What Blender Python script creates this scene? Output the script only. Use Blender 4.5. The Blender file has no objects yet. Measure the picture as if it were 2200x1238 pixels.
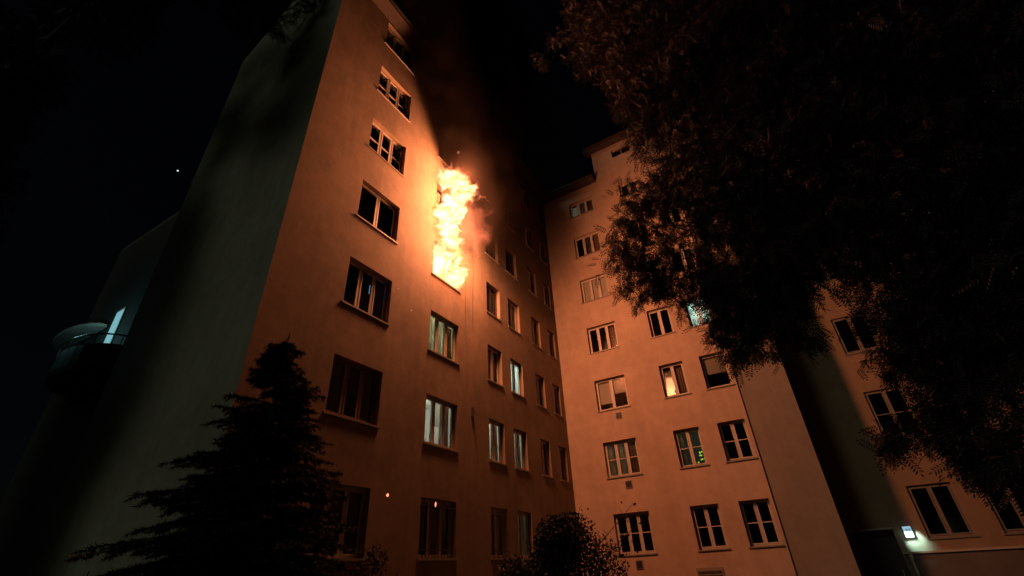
import bpy, math, random
import numpy as np
from mathutils import Vector, Matrix, Quaternion

random.seed(7)
rng = np.random.default_rng(11)
scene = bpy.context.scene
col = scene.collection

# ------------------------------------------------------------------ camera
EYE = 1.6
YAW, TILT, ROLL, FPX = 0.516444, 0.548867, -0.0536562, 1004.4
def cam_axes():
    cy, sy = math.cos(YAW), math.sin(YAW)
    f0 = Vector((-sy, cy, 0)); r0 = Vector((cy, sy, 0)); u0 = Vector((0, 0, 1))
    f = f0*math.cos(TILT) + u0*math.sin(TILT); u = -f0*math.sin(TILT) + u0*math.cos(TILT)
    r = r0*math.cos(ROLL) + u*math.sin(ROLL); u2 = -r0*math.sin(ROLL) + u*math.cos(ROLL)
    return r, u2, f
CR, CU, CF = cam_axes()
CAM = Vector((0, 0, EYE))
cd = bpy.data.cameras.new('camera'); cam = bpy.data.objects.new('camera', cd); col.objects.link(cam)
cd.sensor_width = 36.0; cd.lens = 36.0*FPX/2200.0; cd.clip_start = 0.05; cd.clip_end = 3000
m = Matrix((( CR.x, CU.x, -CF.x, 0), (CR.y, CU.y, -CF.y, 0), (CR.z, CU.z, -CF.z, EYE), (0, 0, 0, 1)))
cam.matrix_world = m
scene.camera = cam

# ------------------------------------------------------------------ night sky, added street-light stand-in, exposure
w = bpy.data.worlds.new('World'); scene.world = w; w.use_nodes = True
SUN_EL, SUN_AZ = 34.0, 205.0        # added stand-in for street lamps behind camera: elevation, compass heading from +Y clockwise
nt = w.node_tree; bg = nt.nodes['Background']
sky = nt.nodes.new('ShaderNodeTexSky'); sky.sky_type = 'NISHITA'; sky.sun_disc = False
sky.sun_elevation = math.radians(SUN_EL); sky.sun_rotation = math.radians(SUN_AZ)
nt.links.new(sky.outputs[0], bg.inputs[0]); bg.inputs[1].default_value = 0.00035
sl = bpy.data.lights.new('street_fill', 'SUN'); so = bpy.data.objects.new('street_fill', sl); col.objects.link(so)
sl.energy = 0.15; sl.angle = math.radians(16.0); sl.color = (0.95, 1.0, 0.70)
d = Vector((math.sin(math.radians(SUN_AZ))*math.cos(math.radians(SUN_EL)),
            math.cos(math.radians(SUN_AZ))*math.cos(math.radians(SUN_EL)), math.sin(math.radians(SUN_EL))))
so.rotation_euler = d.to_track_quat('Z', 'Y').to_euler()
vs = scene.view_settings
scene.display_settings.display_device = 'sRGB'
vs.view_transform = 'Standard'; vs.look = 'None'; vs.exposure = 0; vs.gamma = 1; vs.use_curve_mapping = False
scene.cycles.use_denoising = True
scene.cycles.volume_step_rate = 1.0
scene.cycles.volume_max_steps = 256
scene.cycles.max_bounces = 6
scene.cycles.diffuse_bounces = 2
scene.cycles.transparent_max_bounces = 12
scene.cycles.sample_clamp_indirect = 4.0
scene.cycles.caustics_reflective = False

# ------------------------------------------------------------------ helpers
def ray(px, py):
    return (CF*FPX + CR*(px-1100) - CU*(py-619)).normalized()
def at(px, py, dist):
    """point at horizontal distance dist from the camera along a sight line"""
    r_ = ray(px, py); return CAM + r_*(dist/math.hypot(r_.x, r_.y))

class MB:
    def __init__(s): s.v = []; s.f = []; s.mi = []
    def quad(s, a, b, c, d, mi=0):
        n = len(s.v); s.v += [tuple(a), tuple(b), tuple(c), tuple(d)]; s.f.append((n, n+1, n+2, n+3)); s.mi.append(mi)
    def box(s, o, ax, ay, az, mi=0):
        """box from corner o with edge vectors"""
        o = Vector(o); p = [o, o+ax, o+ax+ay, o+ay]; q = [a+az for a in p]
        n = len(s.v); s.v += [tuple(a) for a in p+q]
        for fc in ((3,2,1,0),(4,5,6,7),(0,1,5,4),(1,2,6,5),(2,3,7,6),(3,0,4,7)):
            s.f.append(tuple(n+i for i in fc)); s.mi.append(mi)
    def tube(s, pts, rads, seg=8, cap=True, mi=0):
        n0 = len(s.v); P = [Vector(p) for p in pts]
        for i, p in enumerate(P):
            t = (P[min(i+1, len(P)-1)] - P[max(i-1, 0)]).normalized()
            a = t.orthogonal().normalized() if i == 0 else (a - t*a.dot(t)).normalized()
            b = t.cross(a)
            for k in range(seg):
                th = 2*math.pi*k/seg
                s.v.append(tuple(p + (a*math.cos(th)+b*math.sin(th))*rads[i]))
        for i in range(len(P)-1):
            for k in range(seg):
                k2 = (k+1) % seg
                s.f.append((n0+i*seg+k, n0+i*seg+k2, n0+(i+1)*seg+k2, n0+(i+1)*seg+k)); s.mi.append(mi)
        if cap:
            s.f.append(tuple(n0+k for k in reversed(range(seg)))); s.mi.append(mi)
            s.f.append(tuple(n0+(len(P)-1)*seg+k for k in range(seg))); s.mi.append(mi)
    def build(s, name, mats, parent=None, smooth=False, loc=None):
        me = bpy.data.meshes.new(name); me.from_pydata(s.v, [], s.f)
        if not isinstance(mats, (list, tuple)): mats = [mats]
        for x in mats: me.materials.append(x)
        me.polygons.foreach_set('material_index', s.mi)
        if smooth: me.polygons.foreach_set('use_smooth', [True]*len(s.f))
        me.update()
        return link(name, me, parent, loc)
def link(name, me, parent=None, loc=None):
    o = bpy.data.objects.new(name, me); col.objects.link(o)
    if parent is not None: o.parent = parent
    if loc is not None: o.location = loc
    return o
def tag(o, label, cat, group=None, kind=None):
    if label: o['label'] = label
    if cat: o['category'] = cat
    if group: o['group'] = group
    if kind: o['kind'] = kind
    return o
def empty(name, label, cat, loc=(0,0,0), group=None):
    o = bpy.data.objects.new(name, None); col.objects.link(o); o.location = loc
    return tag(o, label, cat, group)

# ------------------------------------------------------------------ materials
def new_mat(name):
    mt = bpy.data.materials.new(name); mt.use_nodes = True
    nt = mt.node_tree; return mt, nt, nt.nodes['Principled BSDF']
def N(nt, t, **kw):
    n = nt.nodes.new(t)
    for k, v in kw.items():
        if hasattr(n, k): setattr(n, k, v)
        else: n.inputs[k].default_value = v
    return n
def L(nt, a, b): nt.links.new(a, b)
def math_(nt, op, a, b=None, c=None, clamp=False):
    n = nt.nodes.new('ShaderNodeMath'); n.operation = op; n.use_clamp = clamp
    for i, x in enumerate((a, b, c)):
        if x is None: continue
        if isinstance(x, (int, float)): n.inputs[i].default_value = x
        else: nt.links.new(x, n.inputs[i])
    return n.outputs[0]
def sstep(nt, x, a, b):
    n = nt.nodes.new('ShaderNodeMapRange'); n.interpolation_type = 'SMOOTHSTEP'
    nt.links.new(x, n.inputs['Value']); n.inputs['From Min'].default_value = a; n.inputs['From Max'].default_value = b
    return n.outputs['Result']
def plain(name, c, rough=0.7, vary=0.12, scale=6.0, bump=0.0):
    mt, nt, b = new_mat(name)
    tc = N(nt, 'ShaderNodeTexCoord'); no = N(nt, 'ShaderNodeTexNoise', Scale=scale, Detail=4.0)
    L(nt, tc.outputs['Object'], no.inputs['Vector'])
    mx = N(nt, 'ShaderNodeMix', data_type='RGBA')
    L(nt, no.outputs['Fac'], mx.inputs['Factor'])
    mx.inputs['A'].default_value = (*[x*(1-vary) for x in c], 1); mx.inputs['B'].default_value = (*[min(1, x*(1+vary)) for x in c], 1)
    L(nt, mx.outputs['Result'], b.inputs['Base Color']); b.inputs['Roughness'].default_value = rough
    if bump:
        bp = N(nt, 'ShaderNodeBump', Strength=bump, Distance=0.01); L(nt, no.outputs['Fac'], bp.inputs['Height']); L(nt, bp.outputs[0], b.inputs['Normal'])
    return mt
def stucco(name, c, soot_dim=False, mottle=0.16, flip=None):
    mt, nt, b = new_mat(name)
    tc = N(nt, 'ShaderNodeTexCoord')
    n1 = N(nt, 'ShaderNodeTexNoise', Scale=0.55, Detail=5.0, Roughness=0.6)
    n2 = N(nt, 'ShaderNodeTexNoise', Scale=45.0, Detail=3.0)
    n3 = N(nt, 'ShaderNodeTexNoise', Scale=2.6, Detail=6.0, Roughness=0.65)
    for n in (n1, n2, n3): L(nt, tc.outputs['Object'], n.inputs['Vector'])
    # rain streaks: noise squeezed along z
    mp = N(nt, 'ShaderNodeMapping'); mp.inputs['Scale'].default_value = (1.7, 1.7, 0.16)
    L(nt, tc.outputs['Object'], mp.inputs['Vector'])
    n4 = N(nt, 'ShaderNodeTexNoise', Scale=1.3, Detail=5.0, Roughness=0.7, Distortion=0.6); L(nt, mp.outputs[0], n4.inputs['Vector'])
    s = math_(nt, 'ADD', math_(nt, 'MULTIPLY', n1.outputs['Fac'], 0.9), math_(nt, 'MULTIPLY', n3.outputs['Fac'], 0.7))
    s = math_(nt, 'ADD', s, math_(nt, 'MULTIPLY', math_(nt, 'SUBTRACT', n4.outputs['Fac'], 0.05), 0.55))
    s = math_(nt, 'ADD', s, math_(nt, 'MULTIPLY', n2.outputs['Fac'], 0.35))
    fac = sstep(nt, s, 0.85, 1.6)
    mx = N(nt, 'ShaderNodeMix', data_type='RGBA'); L(nt, fac, mx.inputs['Factor'])
    mx.inputs['A'].default_value = (*[x*(1-mottle) for x in c], 1); mx.inputs['B'].default_value = (*[min(1, x*(1+mottle)) for x in c], 1)
    out = mx.outputs['Result']
    if soot_dim:
        # soot, water runs and a painted glow-dimming patch round the burnt window (building coordinates)
        sp = N(nt, 'ShaderNodeSeparateXYZ'); L(nt, tc.outputs['Object'], sp.inputs[0])
        y, z = sp.outputs['Y'], sp.outputs['Z']
        mp2 = N(nt, 'ShaderNodeMapping'); mp2.inputs['Scale'].default_value = (1.0, 7.0, 0.22)
        L(nt, tc.outputs['Object'], mp2.inputs['Vector'])
        n5 = N(nt, 'ShaderNodeTexNoise', Scale=1.0, Detail=3.0); L(nt, mp2.outputs[0], n5.inputs['Vector'])
        run = sstep(nt, n5.outputs['Fac'], 0.56, 0.64)
        my = math_(nt, 'MULTIPLY', sstep(nt, y, 12.3, 12.7), math_(nt, 'SUBTRACT', 1.0, sstep(nt, y, 13.9, 14.2)))
        mz = math_(nt, 'MULTIPLY', sstep(nt, z, 9.0, 10.4), math_(nt, 'SUBTRACT', 1.0, sstep(nt, z, 12.4, 13.5)))
        runm = math_(nt, 'MULTIPLY', math_(nt, 'MULTIPLY', run, my), math_(nt, 'MULTIPLY', mz, 0.55))
        # broad soot fan above and right of the opening
        yl = math_(nt, 'ADD', y, math_(nt, 'MULTIPLY', z, 0.5))
        fan = math_(nt, 'MULTIPLY', sstep(nt, math_(nt, 'ADD', yl, math_(nt, 'MULTIPLY', n1.outputs['Fac'], 2.0)), 19.6, 21.8), sstep(nt, math_(nt, 'ADD', z, math_(nt, 'MULTIPLY', n3.outputs['Fac'], 2.0)), 12.8, 15.0))
        pw = math_(nt, 'ADD', math_(nt, 'MULTIPLY', math_(nt, 'SUBTRACT', n1.outputs['Fac'], .5), 1.6), math_(nt, 'MULTIPLY', math_(nt, 'SUBTRACT', n3.outputs['Fac'], .5), 1.2))
        yp = math_(nt, 'ADD', y, pw)
        glow_cut = math_(nt, 'MULTIPLY', math_(nt, 'MULTIPLY', sstep(nt, yp, 10.5, 11.2), math_(nt, 'SUBTRACT', 1.0, sstep(nt, yp, 13.0, 14.0))), sstep(nt, math_(nt, 'ADD', z, pw), 12.3, 13.2))  # plaster painted dark behind the flame to cut the lamp glow there
        tot = math_(nt, 'MAXIMUM', math_(nt, 'MAXIMUM', runm, math_(nt, 'MULTIPLY', fan, 0.72)), math_(nt, 'MULTIPLY', glow_cut, 0.93))
        m2 = N(nt, 'ShaderNodeMix', data_type='RGBA'); L(nt, tot, m2.inputs['Factor']); L(nt, out, m2.inputs['A'])
        m2.inputs['B'].default_value = (0.03, 0.024, 0.02, 1); out = m2.outputs['Result']
    L(nt, out, b.inputs['Base Color']); b.inputs['Roughness'].default_value = 0.92
    h = math_(nt, 'ADD', math_(nt, 'MULTIPLY', n2.outputs['Fac'], 0.5), math_(nt, 'MULTIPLY', n3.outputs['Fac'], 0.8))
    bp = N(nt, 'ShaderNodeBump', Strength=0.35, Distance=0.02); L(nt, h, bp.inputs['Height']); L(nt, bp.outputs[0], b.inputs['Normal'])
    return mt
def emit(name, c, s):
    mt, nt, b = new_mat(name)
    e = N(nt, 'ShaderNodeEmission'); e.inputs[0].default_value = (*c, 1); e.inputs[1].default_value = s
    L(nt, e.outputs[0], nt.nodes['Material Output'].inputs[0]); return mt
def glass_mat():
    mt, nt, b = new_mat('window_glass')
    t = N(nt, 'ShaderNodeBsdfTransparent'); t.inputs[0].default_value = (0.86, 0.89, 0.88, 1)
    g = N(nt, 'ShaderNodeBsdfGlossy'); g.inputs['Roughness'].default_value = 0.09
    fr = N(nt, 'ShaderNodeFresnel'); fr.inputs[0].default_value = 1.5
    mx = N(nt, 'ShaderNodeMixShader'); L(nt, fr.outputs[0], mx.inputs[0]); L(nt, t.outputs[0], mx.inputs[1]); L(nt, g.outputs[0], mx.inputs[2])
    L(nt, mx.outputs[0], nt.nodes['Material Output'].inputs[0]); return mt
def cloth(name, c, trans=0.5):
    mt, nt, b = new_mat(name)
    df = N(nt, 'ShaderNodeBsdfDiffuse'); df.inputs[0].default_value = (*c, 1)
    tr = N(nt, 'ShaderNodeBsdfTranslucent'); tr.inputs[0].default_value = (*c, 1)
    mx = N(nt, 'ShaderNodeMixShader'); mx.inputs[0].default_value = trans
    L(nt, df.outputs[0], mx.inputs[1]); L(nt, tr.outputs[0], mx.inputs[2]); L(nt, mx.outputs[0], nt.nodes['Material Output'].inputs[0]); return mt
def leaf_mat(name, c1, c2, trans=0.25):
    mt, nt, b = new_mat(name)
    oi = N(nt, 'ShaderNodeNewGeometry')
    mx = N(nt, 'ShaderNodeMix', data_type='RGBA'); L(nt, oi.outputs['Random Per Island'], mx.inputs['Factor'])
    mx.inputs['A'].default_value = (*c1, 1); mx.inputs['B'].default_value = (*c2, 1)
    L(nt, mx.outputs['Result'], b.inputs['Base Color']); b.inputs['Roughness'].default_value = 0.7; b.inputs['Specular IOR Level'].default_value = 0.12
    tr = N(nt, 'ShaderNodeBsdfTranslucent'); L(nt, mx.outputs['Result'], tr.inputs[0])
    ms = N(nt, 'ShaderNodeMixShader'); ms.inputs[0].default_value = trans
    L(nt, b.outputs[0], ms.inputs[1]); L(nt, tr.outputs[0], ms.inputs[2]); L(nt, ms.outputs[0], nt.nodes['Material Output'].inputs[0]); return mt

M_left = stucco('ochre_plaster_soot_dim', (0.225, 0.17, 0.125), soot_dim=True, mottle=0.26)
M_gable = stucco('grey_green_plaster', (0.27, 0.275, 0.22), mottle=0.22)
M_rear = stucco('rear_plaster_shaded', (0.022, 0.022, 0.022))  # near-black: night shade is put into the wall colour
M_right = stucco('pink_ochre_plaster', (0.43, 0.335, 0.275), mottle=0.16)
M_strip = stucco('grey_plaster', (0.22, 0.195, 0.172), mottle=0.14)
M_far = stucco('worn_ochre_plaster', (0.29, 0.205, 0.14))
M_plinth = stucco('dark_plinth_render', (0.14, 0.12, 0.11))
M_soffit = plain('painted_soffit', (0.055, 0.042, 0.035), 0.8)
M_roof = plain('roof_tiles', (0.12, 0.08, 0.07), 0.85, 0.3, 12)
M_frame = plain('white_window_paint', (0.50, 0.46, 0.41), 0.45, 0.06)
M_oldframe = plain('brown_window_paint', (0.22, 0.15, 0.10), 0.5, 0.15)
M_char_shade = plain('char_and_shade_black', (0.03, 0.026, 0.023), 0.9, 0.3)  # char at the burnt window; painted shade on upper frames and balcony
M_farframe = plain('greyed_window_paint', (0.24, 0.20, 0.165), 0.5, 0.1)
M_sill = plain('sheet_metal_sill', (0.24, 0.22, 0.20), 0.45, 0.2)
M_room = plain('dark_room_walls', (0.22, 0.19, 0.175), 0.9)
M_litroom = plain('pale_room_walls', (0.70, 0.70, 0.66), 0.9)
M_burnroom = plain('charred_room_walls', (0.10, 0.07, 0.05), 0.9)
M_metal = plain('dark_painted_metal', (0.05, 0.05, 0.05), 0.5)
M_zinc = plain('zinc_pipe', (0.34, 0.28, 0.24), 0.35, 0.15)
M_glass = glass_mat()
M_curtain = cloth('net_curtain', (0.72, 0.72, 0.66), 0.55)
M_drape = cloth('brown_drape', (0.30, 0.20, 0.15), 0.25)
M_blind = plain('roller_blind', (0.42, 0.38, 0.33), 0.8, 0.06)
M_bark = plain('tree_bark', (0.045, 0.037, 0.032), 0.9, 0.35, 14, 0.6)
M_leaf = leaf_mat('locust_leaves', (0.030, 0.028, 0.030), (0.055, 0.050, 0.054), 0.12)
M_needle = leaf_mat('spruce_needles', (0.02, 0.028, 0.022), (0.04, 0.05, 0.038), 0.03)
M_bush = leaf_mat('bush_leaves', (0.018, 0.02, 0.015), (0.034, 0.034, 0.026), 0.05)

# ------------------------------------------------------------------ ground
def ground():
    g = MB(); S = 1200
    n = 24; xs = [-S, -200, -60] + [(-30+60*i/n) for i in range(n+1)] + [60, 200, S]
    for i in range(len(xs)-1):
        for j in range(len(xs)-1):
            g.quad((xs[i], xs[j], 0), (xs[i+1], xs[j], 0), (xs[i+1], xs[j+1], 0), (xs[i], xs[j+1], 0))
    o = g.build('ground', plain('courtyard_soil', (0.06, 0.055, 0.04), 0.95, 0.4, 3.0, 0.8)); o['kind'] = 'structure'
ground()

# ------------------------------------------------------------------ wall systems
class Plane:
    """a facade: u along the wall, z above the eye level, d outward"""
    def __init__(s, O, U, Nn): s.O = Vector(O); s.U = Vector(U); s.N = Vector(Nn); s.Z = Vector((0, 0, 1))
    def p(s, u, z, d=0.0): return s.O + s.U*u + s.Z*(z+EYE) + s.N*d
    def bar(s, mb, u0, u1, z0, z1, d0, d1, mi=0):
        mb.box(s.p(u0, z0, d0), s.U*(u1-u0), s.Z*(z1-z0), s.N*(d1-d0), mi)
PL = Plane((-9.4, 0, 0), (0, 1, 0), (1, 0, 0))
PR = Plane((0, 21.25, 0), (1, 0, 0), (0, -1, 0))
PE = Plane((0, 23.6, 0), (1, 0, 0), (0, -1, 0))
PG = Plane((0, 5.03, 0), (1, 0, 0), (0, -1, 0))
PB = Plane((0, 6.1, 0), (1, 0, 0), (0, -1, 0))

def wall(name, P, u0, u1, z0, z1, holes, mat, parent, rv=0.2, top=None):
    us = sorted({u0, u1, *[h[0] for h in holes], *[h[1] for h in holes]})
    zs = sorted({z0, z1, *[h[2] for h in holes], *[h[3] for h in holes]})
    mb = MB()
    for i in range(len(us)-1):
        for j in range(len(zs)-1):
            uc, zc = (us[i]+us[i+1])/2, (zs[j]+zs[j+1])/2
            if any(h[0] < uc < h[1] and h[2] < zc < h[3] for h in holes): continue
            mb.quad(P.p(us[i], zs[j]), P.p(us[i+1], zs[j]), P.p(us[i+1], zs[j+1]), P.p(us[i], zs[j+1]))
    for (a, b, c, d_) in holes:
        D = -rv-0.05
        mb.quad(P.p(a, c), P.p(a, c, D), P.p(b, c, D), P.p(b, c))
        mb.quad(P.p(a, d_, D), P.p(a, d_), P.p(b, d_), P.p(b, d_, D))
        mb.quad(P.p(a, c), P.p(a, d_), P.p(a, d_, D), P.p(a, c, D))
        mb.quad(P.p(b, c, D), P.p(b, d_, D), P.p(b, d_), P.p(b, c))
    return mb.build(name, mat, parent)

def room(P, a, b, c, d_, rv, mat, parent, depth=1.8, grow=0.3):
    mb = MB(); D0 = -rv-0.05; D1 = D0-depth
    A, B, C, E = a-grow, b+grow, c-0.5, d_+0.25
    q = lambda *pts: mb.quad(*[P.p(*x) for x in pts])
    q((a,c,D0),(A,C,D0),(B,C,D0),(b,c,D0)); q((b,c,D0),(B,C,D0),(B,E,D0),(b,d_,D0))
    q((b,d_,D0),(B,E,D0),(A,E,D0),(a,d_,D0)); q((a,d_,D0),(A,E,D0),(A,C,D0),(a,c,D0))
    q((A,C,D0),(A,C,D1),(B,C,D1),(B,C,D0)); q((A,E,D1),(A,E,D0),(B,E,D0),(B,E,D1))
    q((A,C,D1),(A,C,D0),(A,E,D0),(A,E,D1)); q((B,C,D0),(B,C,D1),(B,E,D1),(B,E,D0))
    q((A,C,D1),(A,E,D1),(B,E,D1),(B,C,D1))
    return mb.build('room_interior', mat, parent)

def curtain(P, u0, u1, z0, z1, d, mat, parent, waves=6, amp=0.025, name='curtain'):
    mb = MB(); n = max(8, waves*6); ph = random.random()*6
    pt = [(u0+(u1-u0)*i/n, amp*math.sin(ph+2*math.pi*waves*i/n)+amp*0.5*math.sin(ph*2+9.1*i/n)) for i in range(n+1)]
    for i in range(n):
        (a, da), (b, db) = pt[i], pt[i+1]
        mb.quad(P.p(a, z0, d+da), P.p(b, z0, d+db), P.p(b, z1, d+db*0.6), P.p(a, z1, d+da*0.6))
    return mb.build(name, mat, parent, smooth=True)

def window(P, a, b, c, d_, parent, cols=2, transom=None, rv=0.2, fm=None, states=None, lit=None, label=None,
           sill=0.035, litcol=(0.75, 1.0, 0.92), broken=(), pane_normal=None, glow_z=None, bars=False, fw=0.06, sashes=True):
    """one window: frame with sill, sashes, panes, what hangs behind them and the room"""
    fm = fm or M_frame
    mb = MB(); d0, d1 = -rv, -rv+0.06
    P.bar(mb, a, b, c, c+fw, d0, d1); P.bar(mb, a, b, d_-fw, d_, d0, d1)
    P.bar(mb, a, a+fw, c+fw, d_-fw, d0, d1); P.bar(mb, b-fw, b, c+fw, d_-fw, d0, d1)
    iw = (b-a-2*fw)/cols
    for k in range(1, cols):
        u = a+fw+iw*k; P.bar(mb, u-0.03, u+0.03, c+fw, d_-fw if sashes else c+0.25+0.3*k, d0, d1)
    w_ = mb.build('window', fm, parent)
    if label: w_['label'] = label
    if sill:
        s = MB(); P.bar(s, a-0.06, b+0.06, c-0.045, c+0.002, -rv+0.065, sill)
        s.build('sill', M_sill, w_)
    for k in range(cols):
        u0 = a+fw+iw*k+(0.031 if k else 0.001); u1 = a+fw+iw*(k+1)-(0.031 if k < cols-1 else 0.001)
        z0, z1 = c+fw+0.001, d_-fw-0.001; sw = 0.042
        if not sashes: break
        s = MB(); e0, e1 = d0+0.004, d1+0.012
        P.bar(s, u0, u1, z0, z0+sw, e0, e1); P.bar(s, u0, u1, z1-sw, z1, e0, e1)
        P.bar(s, u0, u0+sw, z0+sw, z1-sw, e0, e1); P.bar(s, u1-sw, u1, z0+sw, z1-sw, e0, e1)
        if transom:
            zt = c+(d_-c)*transom; P.bar(s, u0+sw, u1-sw, zt-0.016, zt+0.016, e0, e1)
        s.build('sash', fm, w_)
        if k in broken: continue
        g = MB(); dd = d0+0.03
        cen = P.p((u0+u1)/2, (z0+z1)/2, dd)
        if pane_normal and k in pane_normal:
            nrm = pane_normal[k](cen)
        else:
            nrm = (P.N + P.U*random.uniform(-.008, .008) + P.Z*random.uniform(-.008, .008)).normalized()
        pts = []
        for (u, z) in ((u0+sw, z0+sw), (u1-sw, z0+sw), (u1-sw, z1-sw), (u0+sw, z1-sw)):
            q = P.p(u, z, dd); q = q - P.N*((q-cen).dot(nrm)/P.N.dot(nrm)); pts.append(q)
        g.quad(*pts); g.build('pane', M_glass, w_)
        st = (states or {}).get(k)
        if st:
            kind, frac = (st if isinstance(st, tuple) else (st, 1.0))
            zb = z1-(z1-z0)*frac
            if kind == 'net': curtain(P, u0, u1, zb, z1, d0-0.09, M_curtain, w_)
            elif kind == 'drape': curtain(P, u0, u1, zb, z1, d0-0.09, M_drape, w_, 5, 0.03)
            elif kind == 'blind':
                s = MB(); P.bar(s, u0, u1, zb, z1, d0-0.035, d0-0.025)
                s.build('blind', M_blind, w_)
            elif kind == 'half':      # net curtain drawn to one side
                curtain(P, u0, u0+(u1-u0)*0.5, z0, z1, d0-0.09, M_curtain, w_, 4)
    if bars:
        s = MB(); n = int((b-a)/0.13)
        for i in range(1, n):
            u = a+(b-a)*i/n; P.bar(s, u-0.008, u+0.008, c, d_, 0.012, 0.028)
        for z in (c+0.2, d_-0.2): P.bar(s, a-0.02, b+0.02, z-0.015, z+0.015, -0.004, 0.011)
        s.build('window_grille', M_metal, w_)
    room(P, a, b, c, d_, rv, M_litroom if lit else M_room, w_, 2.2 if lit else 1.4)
    if lit:
        ld = bpy.data.lights.new('room_lamp', 'POINT'); ld.energy = lit; ld.color = litcol; ld.shadow_soft_size = 0.12
        lo = bpy.data.objects.new('room_lamp', ld); col.objects.link(lo); lo.parent = w_
        lo.location = P.p((a+b)/2, d_-0.1, -rv-0.9)
    return w_

# ------------------------------------------------------------------ the burning wing (left)
FIRE = Vector((-8.35, 11.75, 11.9+EYE))
LCOL = [(7.22, 8.92, 3), (10.82, 12.42, 3), (14.33, 15.37, 2), (16.08, 17.1, 2), (18.3, 19.17, 2), (20.02, 20.83, 2)]
def lz(c, f):
    if c == 0: return 0.47+3.04*f, 1.98+3.04*f
    return 0.46+2.98*f, 1.95+2.98*f
left = empty('apartment_building', 'apartment block with flames bursting from a fourth-storey window and smoke over its roof', 'building', (-9.4, 5.03, 0))
left_inv = Vector((9.4, -5.03, 0))
LW = {}
holes = [(u0, u1, *lz(c, f)) for c, (u0, u1, n) in enumerate(LCOL) for f in range(7)]
LTOP = 20.35
class Sub:
    pass
def keep(o):  # children are written in world coordinates, their empty stands at the base of the thing
    pass
left.location = (0, 0, 0)
wall('wall', PL, 5.03, 21.25, -EYE, LTOP, holes, M_left, left, 0.22)
L_states = {
 (0,5): dict(transom=.42, states={2: ('drape', .8)}),
 (0,4): dict(transom=.45, states={0: ('net', .4), 2: ('net', .35)}),
 (0,3): dict(cols=2, states={0: ('blind', .95)}, label='window with a pale blind behind its left pane'),
 (0,2): dict(states={0: 'half'}, label='dark three-part window with a small glowing blue square behind the right pane'),
 (1,2): dict(lit=15, litcol=(1.0, 0.97, 0.52), states={0: 'net', 1: 'net', 2: 'drape'}, label='window below the fire with pale green lit curtains'),
 (1,1): dict(lit=17, litcol=(1.0, 0.98, 0.78), states={1: ('net', .55), 2: 'drape'}, label='lit window with its right part behind a drape'),
 (1,0): dict(bars=True),
 (2,2): dict(states={1: 'drape'}),
 (3,2): dict(lit=45, litcol=(0.75, 1.0, 0.88), states={0: 'net', 1: 'half'}, label='bright bluish lit narrow window'),
 (2,1): dict(lit=16, litcol=(1.0, 1.0, 0.74), states={0: 'net', 1: 'drape'}, label='lit window with a net curtain'),
 (3,1): dict(lit=12, litcol=(1.0, 1.0, 0.74), states={0: 'half', 1: 'drape'}, label='dimly lit window with half-drawn curtain'),
 (3,0): dict(lit=1.2, litcol=(1.0, 1.0, 0.62), states={0: 'net', 1: 'net'}, label='faintly lit ground-floor window above the bush'),
 (4,2): dict(states={0: ('blind', .75), 1: ('blind', .75)}), (5,2): dict(states={0: ('blind', .5), 1: ('blind', .5)}),
 (2,0): dict(bars=True),
}
for c, (u0, u1, n) in enumerate(LCOL):
    for f in range(7):
        kw = dict(cols=n, rv=0.22); kw.update(L_states.get((c, f), {}))
        if (c, f) not in L_states and random.random() < .35:
            kw['states'] = {random.randrange(n): random.choice(['net', 'drape', ('blind', random.uniform(.3, .9))])}
        if (c, f) == (1, 3):
            kw.update(broken=(0, 1, 2), fm=M_char_shade, states=None, sashes=False, label='burnt-out window with flames pouring out')
        if (c == 1 and f > 3) or (c == 2 and f > 2) or (c == 3 and f > 3): kw.update(fm=M_char_shade, states=None)  # frames near the plume painted near-black so they sink into the smoke
        if c == 0 and f == 1: kw['fm'] = M_oldframe
        w_ = window(PL, u0, u1, *lz(c, f), left, **kw)
        LW[(c, f)] = w_
# little glowing blue panel behind the second-floor window
bz0, bz1 = lz(0, 2)
s = MB(); PL.bar(s, 8.33, 8.53, bz0+0.88, bz0+1.2, -0.33, -0.325); s.build('lit_panel', emit('blue_light_panel', (0.14, 0.26, 0.55), 0.9), LW[(0, 2)])
# gable, back, roof
gm = MB()
gm.quad(PG.p(-16.2, -EYE), PG.p(-9.4, -EYE), PG.p(-9.4, LTOP), PG.p(-16.2, LTOP)); 
gm.quad(PG.p(-16.2, LTOP), PG.p(-9.4, LTOP), PG.p(-12.8, LTOP+2.6), PG.p(-12.81, LTOP+2.6))
gm.build('gable_wall', M_gable, left)
bm_ = MB(); bm_.quad(Vector((-16.2, 30, 0)), Vector((-16.2, 5.03, 0)), Vector((-16.2, 5.03, LTOP+EYE)), Vector((-16.2, 30, LTOP+EYE)))
bm_.build('back_wall', M_gable, left)
rm = MB(); zz = LTOP+EYE
for sx, x0 in ((1, -9.4), (-1, -16.2)):
    a = Vector((x0+sx*0.55, 4.75, zz+0.02)); b = Vector((x0+sx*0.55, 21.0 if sx > 0 else 30.5, zz+0.02))
    rm.quad(a, b, Vector((-12.8, b.y, zz+2.9)), Vector((-12.8, a.y, zz+2.9)))
rm.build('roof', M_roof, left)
em = MB(); em.box((-9.4, 4.8, zz+0.004), Vector((0.55, 0, 0)), Vector((0, 15.9, 0)), Vector((0, 0, 0.16)))
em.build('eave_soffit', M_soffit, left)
gt = MB(); gt.tube([(-8.78, 4.8, zz+0.1), (-8.78, 20.7, zz+0.12)], [0.075, 0.075], 8); gt.build('gutter', M_metal, left, True)
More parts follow.
